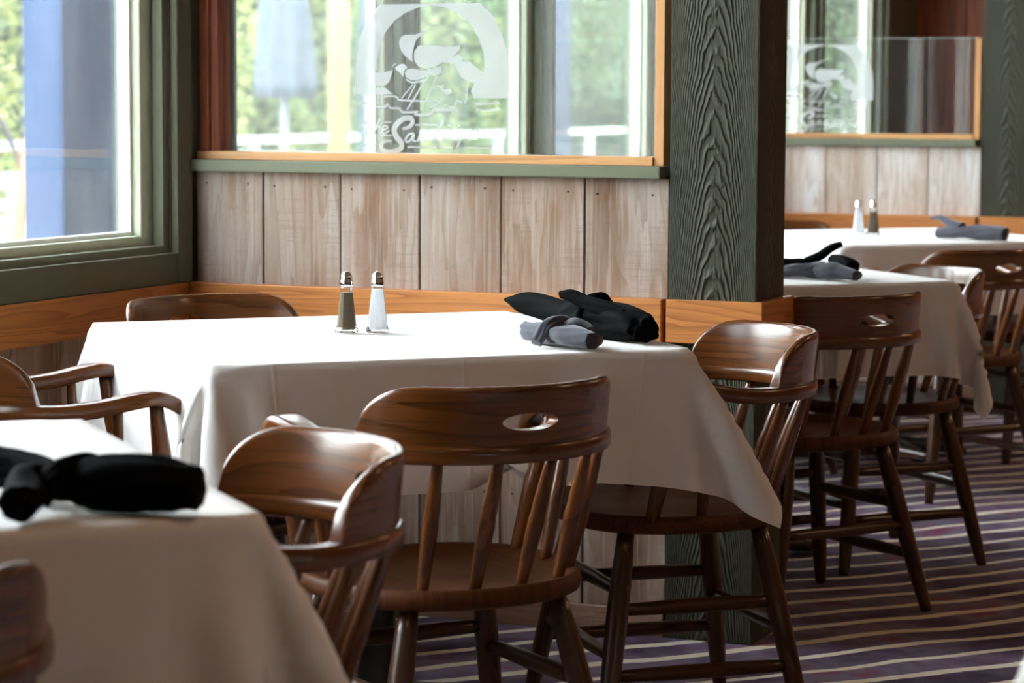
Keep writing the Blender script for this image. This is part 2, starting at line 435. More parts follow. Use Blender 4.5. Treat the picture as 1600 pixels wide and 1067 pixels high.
# ------------------------------------------------------------------ the room
ZR0, ZR1 = .666, .7615          # chair rail
SILL0, SILL1 = 1.0257, 1.054
CEIL = 2.75
BW = .204; X0 = .1814; Y2 = 4.42
mb = MB(); mb.box(-.16, 9.0, -9.0, 8.0, -.08, 0)
tag(mb.build('floor', M['carpet']), 'plum carpet with wavy cream stripes', kind='structure')
mb = MB(); mb.box(-.16, 9.0, -9.0, 8.0, CEIL, CEIL + .1)
tag(mb.build('ceiling', M['plaster']), kind='structure')
mb = MB(); mb.box(9.0, 9.15, -9.0, 8.0, 0, CEIL)
tag(mb.build('wall_right', M['tanwall']), kind='structure')
mb = MB(); mb.box(-.16, 9.0, -9.15, -9.0, 0, CEIL)
tag(mb.build('wall_near', M['tanwall']), kind='structure')
mb = MB(); mb._p = 1
for i in range(48):
    mb._p += 1; x = -.16 + i * .19
    mb.box(x + .003, x + .187, 7.0, 7.03 + .006 * (i % 2), 0, CEIL, grain=2)
tag(mb.build('wall_far', M['cedar'], bevel=.002), 'dark red cedar boards at the far end of the room', kind='structure')
mb = MB(); mb.box(-.16, 9.0, 7.04, 7.15, 0, CEIL)
tag(mb.build('wall_far_backing', M['gap']), kind='structure')

# windows along x = 0.  each = (y0, y1) clear opening in the casing
WINS = [(-3.6, -2.05), (-1.85, -.07), (.22, 1.24), (1.28, 2.27), (2.30, 3.38), (3.42, 4.34), (4.55, 5.32), (5.36, 6.40)]
WZ0, WZ1 = .835, 2.42
mb = MB()
mb.box(-.16, -.02, -9.0, 8.0, 0, WZ0 - .03); mb.box(-.16, -.02, -9.0, 8.0, WZ1 + .03, CEIL)
ys = [-9.0] + [y for w in WINS for y in w] + [8.0]
for i in range(0, len(ys), 2):
    mb.box(-.16, -.02, ys[i] + (.0 if i == 0 else .0), ys[i + 1], WZ0 - .03, WZ1 + .03)
tag(mb.build('wall_left', M['green']), 'green painted window wall', kind='structure')
# knee wall planks below the rail, interior face
mb = MB(); mb._p = 1
for y0, y1 in ((-9.0, -.001), (.101, Y2 - .001), (Y2 + .101, 7.0)):
    n = int((y1 - y0) / .19); w = (y1 - y0) / n
    for i in range(n):
        mb._p += 1
        mb.box(-.02, -.004, y1 - (i + 1) * w + .0025, y1 - i * w - .0025, 0, ZR0 + .01, grain=2)
tag(mb.build('wall_left_planks', M['planks_window'], bevel=.0015), 'vertical brown weathered planks under the windows', kind='structure')
for k, (y0, y1) in enumerate(((-9.0, -.022), (.16, Y2 - .022), (Y2 + .16, 7.0))):
    mb = MB(); mb.box(-.004, .0, y0, y1, ZR0, ZR1)
    mb.box(-.018, -.004, y0, y1, ZR0, ZR1)
    tag(mb.build('trim_%d' % (k + 1), M['rail'], bevel=.002), 'orange oak chair rail under the windows', kind='structure')

def ring_frame(mb, xa, xb, y0, y1, z0, z1, wd):
    """rectangular ring: outer y0..y1,z0..z1, member width wd (l,r,b,t)"""
    l, r, b, t = wd
    mb.box(xa, xb, y0, y0 + l, z0, z1, grain=2); mb.box(xa, xb, y1 - r, y1, z0, z1, grain=2)
    mb.box(xa, xb, y0 + l, y1 - r, z0, z0 + b, grain=1); mb.box(xa, xb, y0 + l, y1 - r, z1 - t, z1, grain=1)
for k, (y0, y1) in enumerate(WINS):
    w = empty('window_%d' % (k + 1), (-.02, (y0 + y1) / 2, WZ0)); tag(w, kind='structure')
    yc = (y0 + y1) / 2
    def rel(b, *a, **q):
        b.v = [(x + .02, y - yc, z - WZ0) for x, y, z in b.v]; return b.build(*a, parent=w, **q)
    b = MB(); gl_ = .068 if k == 0 else min(.068, (y0 - WINS[k - 1][1]) / 2 - .0005)
    gr_ = .068 if k == len(WINS) - 1 else min(.068, (WINS[k + 1][0] - y1) / 2 - .0005)
    ring_frame(b, -.020, .0, y0 - gl_, y1 + gr_, WZ0 - .073, WZ1 + .07, (gl_, gr_, .073, .07)); rel(b, 'casing', M['green'], bevel=.003)
    b = MB(); ring_frame(b, -.055, -.026, y0 - .002, y1 + .002, WZ0 - .002, WZ1 + .002, (.027, .027, .020, .027)); rel(b, 'inner_stop', M['green_sill'], bevel=.002)
    b = MB(); ring_frame(b, -.115, -.062, y0 - .002, y1 + .002, WZ0 - .002, WZ1 + .002, (.068, .068, .043, .06)); rel(b, 'sash', M['green_light'], bevel=.003)
    b = MB(); ring_frame(b, -.104, -.086, y0 + .064, y1 - .064, WZ0 + .039, WZ1 - .056, (.011, .011, .012, .012)); rel(b, 'glazing_bead', M['white'])
    b = MB(); b.box(-.097, -.092, y0 + .073, y1 - .073, WZ0 + .05, WZ1 - .066); rel(b, 'pane', M['pane'])

# partitions with planks, sill, chair rail
def partition(tagn, yf, xs, xend, planks, label, pz):
    """front face of rail at y = yf; planks set back .012"""
    yb = yf + .014
    mb = MB(); mb.box(xs, xend - .004, yb + .014, yb + .085, 0, SILL0 + .005)
    tag(mb.build('wall_%s_core' % tagn, M['gap']), kind='structure')
    mb = MB(); mb._p = pz
    for side in (0, 1):
        for i in range(len(planks) - 1):
            mb._p += 1
            a, b = planks[i] + .0022, planks[i + 1] - .0022
            ya = (yb, yb + .013) if side == 0 else (yb + .086, yb + .10)
            mb.box(a, b, ya[0] + .0012 * (i % 2), ya[1], 0, SILL0, grain=2)
    o = tag(mb.build('wall_%s' % tagn, M[label[1]], bevel=.0018), label[0], kind='structure')
    # nail heads
    nb = MB()
    for i in range(len(planks) - 1):
        for dx in (.03, planks[i + 1] - planks[i] - .04):
            for z in (SILL0 - .028 - .004 * (i % 3), .30):
                xx = planks[i] + dx
                nb.tube([(xx, yb - .0006, z), (xx, yb + .004, z)], .0024, 8)
    tag(nb.build('wall_%s_nails' % tagn, M['gap']), kind='structure')
P1 = [0.0] + [X0 + i * BW for i in range(6)]
P1[-1] = 1.199
P2x = [-.005] + [.2785 + (i - 1) * BW for i in range(5)]
partition('partition', 0.0, .0, 1.2, P1, ('weathered pinkish grey planks on the partition in front of the etched bird glass', 'planks'), 3)
partition('far_partition', Y2, .0, .888, [p for p in P2x], ('pale weathered planks on the far partition', 'planks_far'), 31)
def bar(name, mat, x0, x1, y0, y1, z0, z1, label=None, grain=None, bevel=.002, parent=None, kind='structure'):
    mb = MB(); mb.box(x0, x1, y0, y1, z0, z1, grain=grain); o = mb.build(name, mat, bevel=bevel, parent=parent)
    if kind: tag(o, label, kind=kind)
    return o
bar('trim_4', M['rail'], .0, 1.194, -.020, .012, ZR0, ZR1, 'orange oak chair rail on the near partition')
bar('trim_5', M['green_sill'], .0, 1.185, -.012, .135, SILL0, SILL1, 'grey green sill cap on the near partition', bevel=.003)
bar('trim_6', M['rail'], .0, .882, Y2 - .020, Y2 + .012, ZR0, ZR1, 'orange oak chair rail on the far partition')
bar('trim_7', M['green_sill'], .0, .872, Y2 - .012, Y2 + .135, SILL0, SILL1, 'grey green sill cap on the far partition', bevel=.003)
bar('trim_8', M['planks_window'], .0, 1.199, -.002, .012, 0, .06, 'dark base board of the near partition')
bar('trim_9', M['planks_window'], .0, .887, Y2 - .002, Y2 + .012, 0, .11, 'dark base board of the far partition')

# rough posts with chair rail wrapped round the foot
def post(x, y, label, rl):
    p = empty('timber_post', (x + .102, y + .102, 0)); tag(p, label, 'post')
    b = MB()
    S_ = .102; n = 1
    for k in range(4):
        a = k * PI / 2
        def rt(u, v): return (u * math.cos(a) - v * math.sin(a), u * math.sin(a) + v * math.cos(a))
        q = [rt(-S_, -S_), rt(S_, -S_)]
        b.add([(q[0][0], q[0][1], 0), (q[1][0], q[1][1], 0), (q[1][0], q[1][1], CEIL), (q[0][0], q[0][1], CEIL)], [(0, 1, 2, 3)],
              [[(k * 3.1, 0), (k * 3.1, .204), (k * 3.1 + CEIL, .204), (k * 3.1 + CEIL, 0)]])
    b.add([(-S_, -S_, CEIL), (S_, -S_, CEIL), (S_, S_, CEIL), (-S_, S_, CEIL)], [(0, 1, 2, 3)])
    b.add([(-S_, -S_, 0), (S_, -S_, 0), (S_, S_, 0), (-S_, S_, 0)], [(3, 2, 1, 0)])
    b.build('shaft', M['post'], p, bevel=.004, weld=True)
    b = MB(); b.box(-.100, .122, -.122, -.1025, ZR0, ZR1); b.box(.1025, .122, -.1025, .12, ZR0, ZR1)
    b.build('wrapped_rail', M['rail'], p, bevel=.002)
    return p
post(1.203, .0, 'rough grey green timber post rising beside the near plank partition', 0)
post(.892, Y2, 'rough green timber post at the right end of the far plank partition', 0)

# etched glass panels
def L(X, Y, c):
    """design sheet coordinates -> metres on the panel, origin bottom centre of the logo"""
    if c == 1: x, y = 550 + X / 6.154, Y / 6.154
    else: x, y = 560 + X / 6.667, 140 + Y / 6.667
    return ((x - 676.5) * .001631, (240.5 - y) * .001474)
def logo(parent, xc, y, z0):
    b = MB(); dy = [0.0]
    def poly(pts, c=1):
        dy[0] -= .00012
        q = [L(a, d, c) for a, d in pts]
        b.add([(xc + u, y + dy[0], z0 + v) for u, v in q], [tuple(range(len(q)))])
    def stroke(pts, w, c=2, taper=False):
        dy[0] -= .00012
        pp = smoothpath(pts, max(6, 6 * (len(pts) - 1))); pp = [np.array(L(a[0], a[1], c)) for a in pp]; n = len(pp)
        vs = []
        for i, p in enumerate(pp):
            t = pp[min(n - 1, i + 1)] - pp[max(0, i - 1)]; t = t / (np.linalg.norm(t) + 1e-9); nn = np.array((-t[1], t[0]))
            ww = w * (.000122 if c == 2 else .000132) * (1 if not taper else (.45 + .55 * math.sin(PI * (i / (n - 1)) ** .8)))
            for sg in (-1, 1): vs.append((xc + p[0] + sg * nn[0] * ww, y + dy[0], z0 + p[1] + sg * nn[1] * ww))
        b.add(vs, [(2 * i, 2 * i + 1, 2 * i + 3, 2 * i + 2) for i in range(n - 1)])
    # arch
    outer = [(42, 912), (42, 640), (60, 480), (90, 340), (150, 210), (215, 110), (280, 42), (1235, 42), (1310, 110), (1390, 215), (1450, 350), (1488, 490), (1503, 640), (1505, 945)]
    inner = [(1180, 945), (1150, 880), (1185, 800), (1262, 745), (1280, 640), (1270, 520), (1225, 370), (1150, 245), (1040, 145), (900, 78), (775, 56), (650, 75), (520, 130), (415, 205), (325, 320), (270, 470), (250, 600), (248, 680), (190, 705), (165, 770), (195, 825), (245, 850), (335, 850), (410, 912)]
    poly(outer + inner)
    poly([(605, 530), (612, 490), (650, 442), (720, 430), (900, 452), (1000, 452), (1050, 430), (1050, 480), (960, 560), (880, 604), (800, 650), (720, 662), (650, 640), (612, 590)])
    poly([(462, 410), (480, 360), (520, 338), (620, 335), (700, 310), (812, 262), (816, 268), (740, 312), (660, 352), (625, 392), (605, 460), (590, 530), (596, 600), (520, 545), (475, 475)])
    poly([(665, 672), (720, 680), (870, 640), (872, 700), (830, 725), (750, 715), (690, 700)])
    stroke([(752, 720), (540, 1060)], 16, 1); stroke([(828, 730), (680, 1060)], 16, 1)
    poly([(430, 650), (470, 620), (510, 615), (545, 650), (512, 685), (505, 745), (470, 700), (425, 665)])
    stroke([(395, 650), (410, 630), (432, 612)], 8, 1)
    poly([(518, 700), (545, 665), (600, 660), (660, 675), (740, 712), (700, 750), (650, 772), (580, 775), (530, 745)])
    stroke([(530, 765), (590, 796), (700, 782)], 16, 1)
    stroke([(600, 812), (490, 950)], 11, 1); stroke([(625, 812), (550, 960)], 11, 1)
    poly([(188, 760), (202, 718), (240, 698), (320, 698), (405, 672), (395, 720), (370, 790), (330, 824), (240, 828), (200, 800)])
    stroke([(265, 838), (260, 1010)], 14, 1); stroke([(300, 838), (295, 1010)], 14, 1)
    stroke([(165, 740), (112, 830), (150, 890), (185, 960)], 10, 1)
    poly([(884, 604), (960, 562), (1040, 525), (1075, 560), (1070, 590), (1150, 602), (1235, 680), (1420, 830), (1400, 838), (1290, 792), (1200, 800), (1130, 785), (1060, 745), (1030, 680), (1000, 612)])
    stroke([(1130, 790), (1105, 1000)], 14, 1)
    poly([(835, 825), (900, 820), (890, 858), (962, 860), (980, 888), (930, 930), (890, 890)])
    # water
    for pts, w in (([(45, 150), (110, 140), (185, 128)], 18), ([(150, 165), (210, 185), (290, 180), (320, 160), (350, 195), (440, 200), (470, 235), (560, 240), (640, 232)], 20),
                   ([(600, 258), (680, 268), (770, 252), (800, 215), (900, 214), (1040, 206)], 26), ([(280, 76), (400, 76), (440, 110), (520, 118), (640, 120)], 17),
                   ([(640, 120), (740, 125), (850, 122), (820, 165), (750, 190)], 17), ([(920, 165), (1010, 180), (1040, 115), (1090, 130)], 17),
                   ([(1240, 150), (1480, 136)], 22), ([(1240, 205), (1350, 215), (1480, 200)], 20)):
        stroke(pts, w)
    for a, c, yy in ((60, 120, 350), (285, 365, 346), (255, 365, 482), (50, 215, 584), (530, 830, 603), (610, 850, 371), (950, 1025, 371), (900, 1000, 603), (1110, 1400, 603)):
        stroke([(a, yy), ((a + c) / 2, yy), (c, yy)], 15)
    # lettering: the Sandpiper
    T = 22
    stroke([(170, 305), (128, 390), (96, 460), (120, 472), (155, 435)], T); stroke([(100, 378), (195, 362)], 15)
    stroke([(245, 305), (205, 390), (165, 468)], T); stroke([(172, 455), (215, 400), (243, 395), (230, 455), (258, 455)], 18)
    stroke([(268, 428), (312, 415), (325, 395), (300, 382), (272, 405), (264, 445), (290, 462), (345, 430)], 17)
    stroke([(480, 415), (545, 395), (585, 350), (570, 305), (500, 305), (430, 355), (392, 425), (415, 495), (462, 550), (470, 605), (420, 645), (335, 655), (265, 630), (262, 572), (310, 545), (370, 545)], 56, taper=True)
    stroke([(600, 462), (550, 470), (515, 520), (525, 552), (565, 530), (602, 470), (590, 530), (625, 545)], T)
    stroke([(668, 460), (640, 545)], T); stroke([(646, 520), (695, 465), (722, 475), (702, 528), (730, 538)], T)
    stroke([(850, 450), (800, 455), (765, 500), (785, 528), (830, 490)], T); stroke([(905, 325), (860, 430), (830, 510), (860, 520)], T)
    stroke([(938, 425), (905, 520), (870, 605)], T); stroke([(930, 455), (975, 430), (1002, 455), (975, 500), (915, 508)], T)
    stroke([(1052, 435), (1020, 512), (1045, 515)], T); stroke([(1066, 380), (1072, 390)], T)
    stroke([(1118, 420), (1085, 520), (1050, 605)], T); stroke([(1108, 450), (1155, 425), (1184, 450), (1155, 495), (1095, 503)], T)
    stroke([(1212, 470), (1258, 452), (1264, 425), (1235, 420), (1203, 458), (1203, 498), (1240, 508), (1290, 478)], T)
    stroke([(1325, 420), (1298, 508)], T); stroke([(1312, 465), (1345, 425), (1376, 432)], T)
    return b.build('etched_logo', M['frost'], parent)
def glass_panel(xl, xr, yf, ztop, label, left_stile):
    g = empty('etched_glass_panel', ((xl + xr) / 2, yf + .07, SILL1)); tag(g, label, 'glass panel', 'etched glass panels on the partitions')
    xc = (xl + xr) / 2; w = (xr - xl) / 2; H = ztop - SILL1
    def b_(name, mat, a, bx, y0, y1, z0, z1, **k):
        q = MB(); q.box(a - xc, bx - xc, y0, y1, z0, z1, **k); return q.build(name, mat, g, bevel=.0012)
    b_('bottom_strip', M['strip'], xl, xr - .024, -.05, .03, 0, .0195)
    b_('end_stile', M['strip'], xr - .022, xr, -.045, .03, 0, H)
    if left_stile:
        b_('wall_stile', M['cedar'], xl, xl + .024, -.036, .03, .0195, 1.60)
        b_('wall_stile', M['cedar'], xl + .026, xl + .046, -.028, .03, .0195, 1.60)
    gl = b_('glass_pane', M['panel_glass'], xl + (.046 if left_stile else 0), xr - .022, -.003, .003, .0195, H)
    b_('polished_edge', M['edge'], xl + (.046 if left_stile else 0), xr - .022, -.003, .003, H + .0005, H + .0025)
    return g, xc
g1, xc = glass_panel(.0, 1.180, .0, 1.442, 'etched glass panel with a wading bird logo on the near partition', True)
logo(g1, .596 - xc, -.0040, 1.0735 - SILL1)
g2, xc = glass_panel(.0, .880, Y2, 1.440, 'etched glass panel with a wading bird logo on the far partition', False)
logo(g2, .256 - xc, -.0040, 1.0735 - SILL1)

# ------------------------------------------------------------------ captain's chair
RB = .238; ARM_Z = .654
def bow(t, r, z): return (r * math.sin(t), -r * math.cos(t), z)       # t = 0 at the back
def arm_path():
    pts = []
    # left arm end -> back -> right arm end : (x, y, z, halfwidth, halfheight)
    def side(s):
        return [(s * .246, .172, ARM_Z - .026, .020, .010), (s * .249, .146, ARM_Z + .004, .024, .012), (s * .252, .105, ARM_Z + .024, .027, .0135), (s * .251, .060, ARM_Z + .020, .026, .014), (s * .245, .005, ARM_Z + .008, .021, .0145)]
    pts += side(-1)
    for k in range(-5, 6):
        t = math.radians(75) * k / 5
        x, y, z = bow(t, RB + .004, ARM_Z); pts.append((x, y, z, .0185, .0150))
    pts += side(1)[::-1]
    return pts
def make_chair():
    root = empty('captains_chair')
    mat = M['chair']
    # seat: saddle with rolled edge
    b = MB(); n = 40; cx, cy, hw, hd = 0, .035, .232, .222
    def outl(k, s):
        a = 2 * PI * k / n; c_, s_ = math.cos(a), math.sin(a); e = 2 / 2.5
        x = math.copysign(abs(c_) ** e, c_) * hw * s; y = math.copysign(abs(s_) ** e, s_) * hd * s
        if y < 0: x *= 1 - .10 * (-y / hd)
        return cx + x, cy + y
    rings = [(.80, .396), (.93, .398), (.985, .404), (1.0, .416), (.99, .428), (.965, .433), (.91, .431), (.80, .425), (.6, .420), (.4, .4195), (.2, .420)]
    vs = []
    for s, z in rings:
        for k in range(n):
            x, y = outl(k, s)
            dz = -.004 * math.exp(-((abs(x) - .09) / .06) ** 2) if s < .9 and z > .41 else 0
            vs.append((x, y, z + dz))
    fs = []; uvs = []
    for i in range(len(rings) - 1):
        for k in range(n):
            f = (i * n + k, i * n + (k + 1) % n, (i + 1) * n + (k + 1) % n, (i + 1) * n + k); fs.append(f); uvs.append([(vs[q][1], vs[q][0]) for q in f])
    fs.append(tuple(range(n))[::-1]); uvs.append([(vs[q][1], vs[q][0]) for q in fs[-1]])
    fs.append(tuple((len(rings) - 1) * n + k for k in range(n))); uvs.append([(vs[q][1], vs[q][0]) for q in fs[-1]])
    b.add(vs, fs, uvs, True); b.build('seat', M['seat'], root)
    # bent arm bow
    ap = smoothpath(arm_path(), 76)
    b = MB(); b.tube([p[:3] for p in ap], [p[3] for p in ap], 14, rads_b=[p[4] for p in ap], shape=5.0)
    b.build('arm_bow', mat, root)
    # crest with hand slot
    b = MB(); A = math.radians(66); cols = 61; ts = .049 / (RB + .01); z0 = ARM_Z + .0125; Hc = .094
    t0 = A - math.radians(27)
    def hgt(t):
        a = abs(t)
        if a <= t0: return Hc
        q = (a - t0) / (A - t0); return Hc * max(.0, 1 - q ** 2.3) ** .5
    ang = sorted(set([-A + 2 * A * k / (cols - 1) for k in range(cols)] + [ts * math.cos(PI * k / 10) for k in range(11)]))
    vf = []; NV = 8
    for t in ang:
        h = hgt(t); mid = .40 * Hc; s_ = .0135 * math.sqrt(max(0, 1 - (t / ts) ** 2)) if abs(t) <= ts else 0
        mlo, mhi = min(mid - s_, h * .45), min(mid + s_, h * .55) if s_ == 0 else mid + s_
        if s_ == 0:
            mlo = mhi = min(mid, h * .5)
        zs = [0, mlo * .5, mlo, mhi, mhi + (h - mhi) * .4, mhi + (h - mhi) * .8, mhi + (h - mhi) * .93, h]
        for k, zz in enumerate(zs):
            lean = .011 * (zz / Hc) ** 1.3
            th = .0115 - .003 * (zz / Hc)
            if k == 7: th *= .35
            if k == 6: th *= .85
            for sg in (1, -1):
                x, y, z = bow(t, RB + .004 + lean + sg * th, z0 + zz); vf.append((x, y, z))
    nc = len(ang); W_ = NV * 2
    fs = []; uvs = []
    def vid(c, k, s): return c * W_ + k * 2 + s
    def uvof(c, k): return (ang[c] * RB, vf[vid(c, k, 0)][2])
    for c in range(nc - 1):
        inslot = abs(ang[c]) <= ts + 1e-9 and abs(ang[c + 1]) <= ts + 1e-9
        for k in range(NV - 1):
            if k == 2: continue
            for s in (0, 1):
                f = [(c, k), (c + 1, k), (c + 1, k + 1), (c, k + 1)]
                fs.append(tuple(vid(a, q, s) for a, q in (f if s == 0 else f[::-1]))); uvs.append([uvof(a, q) for a, q in (f if s == 0 else f[::-1])])
        for k in (0, NV - 1):
            fs.append((vid(c, k, 0), vid(c, k, 1), vid(c + 1, k, 1), vid(c + 1, k, 0))); uvs.append([(ang[c] * RB, .3), (ang[c] * RB, .31), (ang[c + 1] * RB, .31), (ang[c + 1] * RB, .3)])
        if inslot:
            for k in (2, 3):
                fs.append((vid(c, k, 0), vid(c, k, 1), vid(c + 1, k, 1), vid(c + 1, k, 0))); uvs.append([(ang[c] * RB, .5), (ang[c] * RB, .51), (ang[c + 1] * RB, .51), (ang[c + 1] * RB, .5)])
    for c in (0, nc - 1):
        for k in range(NV - 1):
            fs.append((vid(c, k, 0), vid(c, k, 1), vid(c, k + 1, 1), vid(c, k + 1, 0))); uvs.append([(0, 0)] * 4)
    b.add(vf, fs, uvs, True)
    o = b.build('crest', mat, root, weld=True)
    # smooth only where shallow
    for e in o.data.edges: pass
    md = o.modifiers.new('edge', 'EDGE_SPLIT'); md.split_angle = math.radians(50)
    # spindles
    tops = []
    for a in (11.5, 34, 58): tops += [(bow(math.radians(a * s), RB + .004, ARM_Z - .008), s, a) for s in (-1, 1)]
    def spin(b, p0, p1, r0, rm, r1, n=10):
        P0, P1 = Vector(p0), Vector(p1); k = 14; pts = []; rr = []
        for i in range(k + 1):
            f = i / k; pts.append(P0.lerp(P1, f))
            r = (r0 + (rm - r0) * math.sin(PI * min(1, f / .9) * .62) if f < .45 else rm + (r1 - rm) * ((f - .45) / .55) ** 1.2)
            if .50 < f < .62: r *= .93
            rr.append(r)
        b.tube(pts, rr, n, up=Vector((0, 1, 0)))
    for tp, s, a in tops:
        bx = {11.5: (.042, -.150), 34: (.125, -.128), 58: (.182, -.065)}[a]
        b = MB(); spin(b, (s * bx[0], bx[1], .424), tp, .0095, .0138, .0085); b.build('spindle', mat, root)
    for s in (-1, 1):
        b = MB(); spin(b, (s * .200, .035, .424), (s * .248, .035, ARM_Z + .006), .0095, .0138, .0085); b.build('spindle', mat, root)
        b = MB(); spin(b, (s * .205, .135, .424), (s * .252, .100, ARM_Z + .014), .013, .019, .012); b.build('arm_post', mat, root)
    # legs
    def legpt(s, rear, z):
        top = Vector((s * .135, -.105, .40)) if rear else Vector((s * .150, .165, .40))
        bot = Vector((s * .225, -.175, 0)) if rear else Vector((s * .228, .235, 0))
        return top.lerp(bot, 1 - z / .40)
    for rear in (True, False):
        for s in (-1, 1):
            b = MB(); prof = [(.402, .0155), (.36, .018), (.30, .0205), (.24, .021), (.16, .0195), (.10, .0185), (.05, .0165), (.015, .0145), (.0, .0125)]
            b.tube([legpt(s, rear, z) for z, r in prof], [r for z, r in prof], 14, up=Vector((0, 1, 0))); b.build('leg', M['leg'], root)
    def stretch(p, q, r=.011, rm=.0145):
        b = MB(); P0, P1 = Vector(p), Vector(q); k = 8
        b.tube([P0.lerp(P1, i / k) for i in range(k + 1)], [r + (rm - r) * math.sin(PI * i / k) for i in range(k + 1)], 10, up=Vector((0, 0, 1)))
        b.build('stretcher', M['leg'], root)
    for s in (-1, 1):
        for z in (.135, .255): stretch(legpt(s, True, z), legpt(s, False, z))
    for z in (.17, .29): stretch(legpt(-1, False, z), legpt(1, False, z))
    stretch(legpt(-1, True, .205), legpt(1, True, .205))
    return root

# table: pedestal table under a linen square; drape computed with a small cloth solver
TS = .458; TH = .75
def drape(seed, lean=.3, half=.686, n=67, steps=360):
    rs = np.random.RandomState(seed)
    g = np.sort(np.concatenate([np.linspace(-half, half, n), [-.4685, -.4480, .4480, .4685]])); n = len(g); X, Y = np.meshgrid(g, g, indexing='ij')
    off = rs.uniform(-.012, .012, 2)
    P = np.stack([X + off[0], Y + off[1], np.full_like(X, TH + .004)], -1)
    P[..., 2] += rs.uniform(0, .001, X.shape)
    Q = P.copy(); r = .008; S = TS
    cons = []
    for (dx, dy, st) in ((1, 0, 1), (0, 1, 1), (1, 1, .6), (1, -1, .6), (2, 0, .25), (0, 2, .25)):
        for par in (0, 1):
            cons.append((dx, dy, st, par))
    for it in range(steps):
        V = (P - Q) * .965; Q = P.copy(); V[..., 2] -= 9.8 * .010 ** 2
        V[..., 0] += 9.8 * .010 ** 2 * lean * ((X > S - .02) & (Y < -S + .16))
        if it < 260: V[..., :2] += rs.normal(0, .00003, V[..., :2].shape)
        P = P + V
        for _ in range(9):
            for dx, dy, st, par in cons:
                ia = slice(0, n - dx) if dx else slice(0, n)
                ib = slice(dx, n)
                if dy >= 0: ja, jb = slice(0, n - dy) if dy else slice(0, n), slice(dy, n)
                else: ja, jb = slice(-dy, n), slice(0, n + dy)
                A = P[ia, ja]; B = P[ib, jb]
                L0 = np.hypot(X[ib, jb] - X[ia, ja], Y[ib, jb] - Y[ia, ja])[..., None]
                key = (np.arange(A.shape[0])[:, None] // max(dx, 1)) if dx else (np.arange(A.shape[1])[None, :] // max(abs(dy), 1))
                msk = ((key % 2) == par)
                msk = np.broadcast_to(msk, A.shape[:2])[..., None]
                d = B - A; l = np.linalg.norm(d, axis=-1, keepdims=True) + 1e-9
                c = .5 * st * (l - L0) / l * d * msk
                P[ia, ja] += c; P[ib, jb] -= c
            # rounded prism collision
            qx = np.abs(P[..., 0]) - (S - r); qy = np.abs(P[..., 1]) - (S - r); qz = P[..., 2] - (TH - r)
            m_ = (qx < r) & (qy < r) & (qz < r)
            ox = np.maximum(qx, 0); oy = np.maximum(qy, 0); oz = np.maximum(qz, 0)
            ln = np.sqrt(ox ** 2 + oy ** 2 + oz ** 2)
            inside = m_ & (ln < r)
            core = inside & (ln < 1e-9)
            sh = inside & ~core
            f = np.where(sh, r / np.maximum(ln, 1e-9), 1)
            sx_ = np.sign(P[..., 0]); sy_ = np.sign(P[..., 1])
            P[..., 0] = np.where(sh & (ox > 0), sx_ * ((S - r) + ox * f), P[..., 0])
            P[..., 1] = np.where(sh & (oy > 0), sy_ * ((S - r) + oy * f), P[..., 1])
            P[..., 2] = np.where(sh & (oz > 0), (TH - r) + oz * f, P[..., 2])
            P[..., 2] = np.where(core, TH, P[..., 2])
            top = (P[..., 2] > TH - .002) & (np.abs(P[..., 0]) < S - .008) & (np.abs(P[..., 1]) < S - .008)
            P[top, 0:2] = Q[top, 0:2]
            P[top, 2] = np.clip(P[top, 2], TH, TH + .0015)
    P[..., 2] += .002
    return P, X, Y
def cloth_mesh(seed, lean):
    P, X, Y = drape(seed, lean)
    n = X.shape[0]
    me = D.meshes.new('tablecloth')
    vs = P.reshape(-1, 3)
    fs = [(i * n + j, (i + 1) * n + j, (i + 1) * n + j + 1, i * n + j + 1) for i in range(n - 1) for j in range(n - 1)]
    me.from_pydata(vs.tolist(), [], fs)
    uv = me.uv_layers.new(name='UVMap'); XF = X.ravel(); YF = Y.ravel()
    dat = []
    for f in fs:
        for k in f: dat += [XF[k], YF[k]]
    uv.data.foreach_set('uv', dat); me.polygons.foreach_set('use_smooth', [True] * len(fs)); me.materials.append(M['cloth']); me.update()
    return me
T45 = PI / 4
def make_table():
    t = empty('dining_table')
    b = MB(); b.box(-TS + .016, TS - .016, -TS + .016, TS - .016, TH - .032, TH - .004); b.build('tabletop', M['chair'], t, bevel=.012)
    b = MB(); b.lathe([(.06, .04), (.045, .06), (.035, .12), (.035, .62), (.05, .68), (.12, .715), (.12, .718)], n=20); b.build('pedestal', M['iron'], t)
    for k in range(4):
        a = k * PI / 2
        b = MB(); b.tube([(.03 * math.cos(a), .03 * math.sin(a), .05), (.15 * math.cos(a), .15 * math.sin(a), .042), (.29 * math.cos(a), .29 * math.sin(a), .016)], [.03, .026, .022], 10, rads_b=[.03, .022, .014], shape=3)
        b.build('foot', M['iron'], t)
    return t
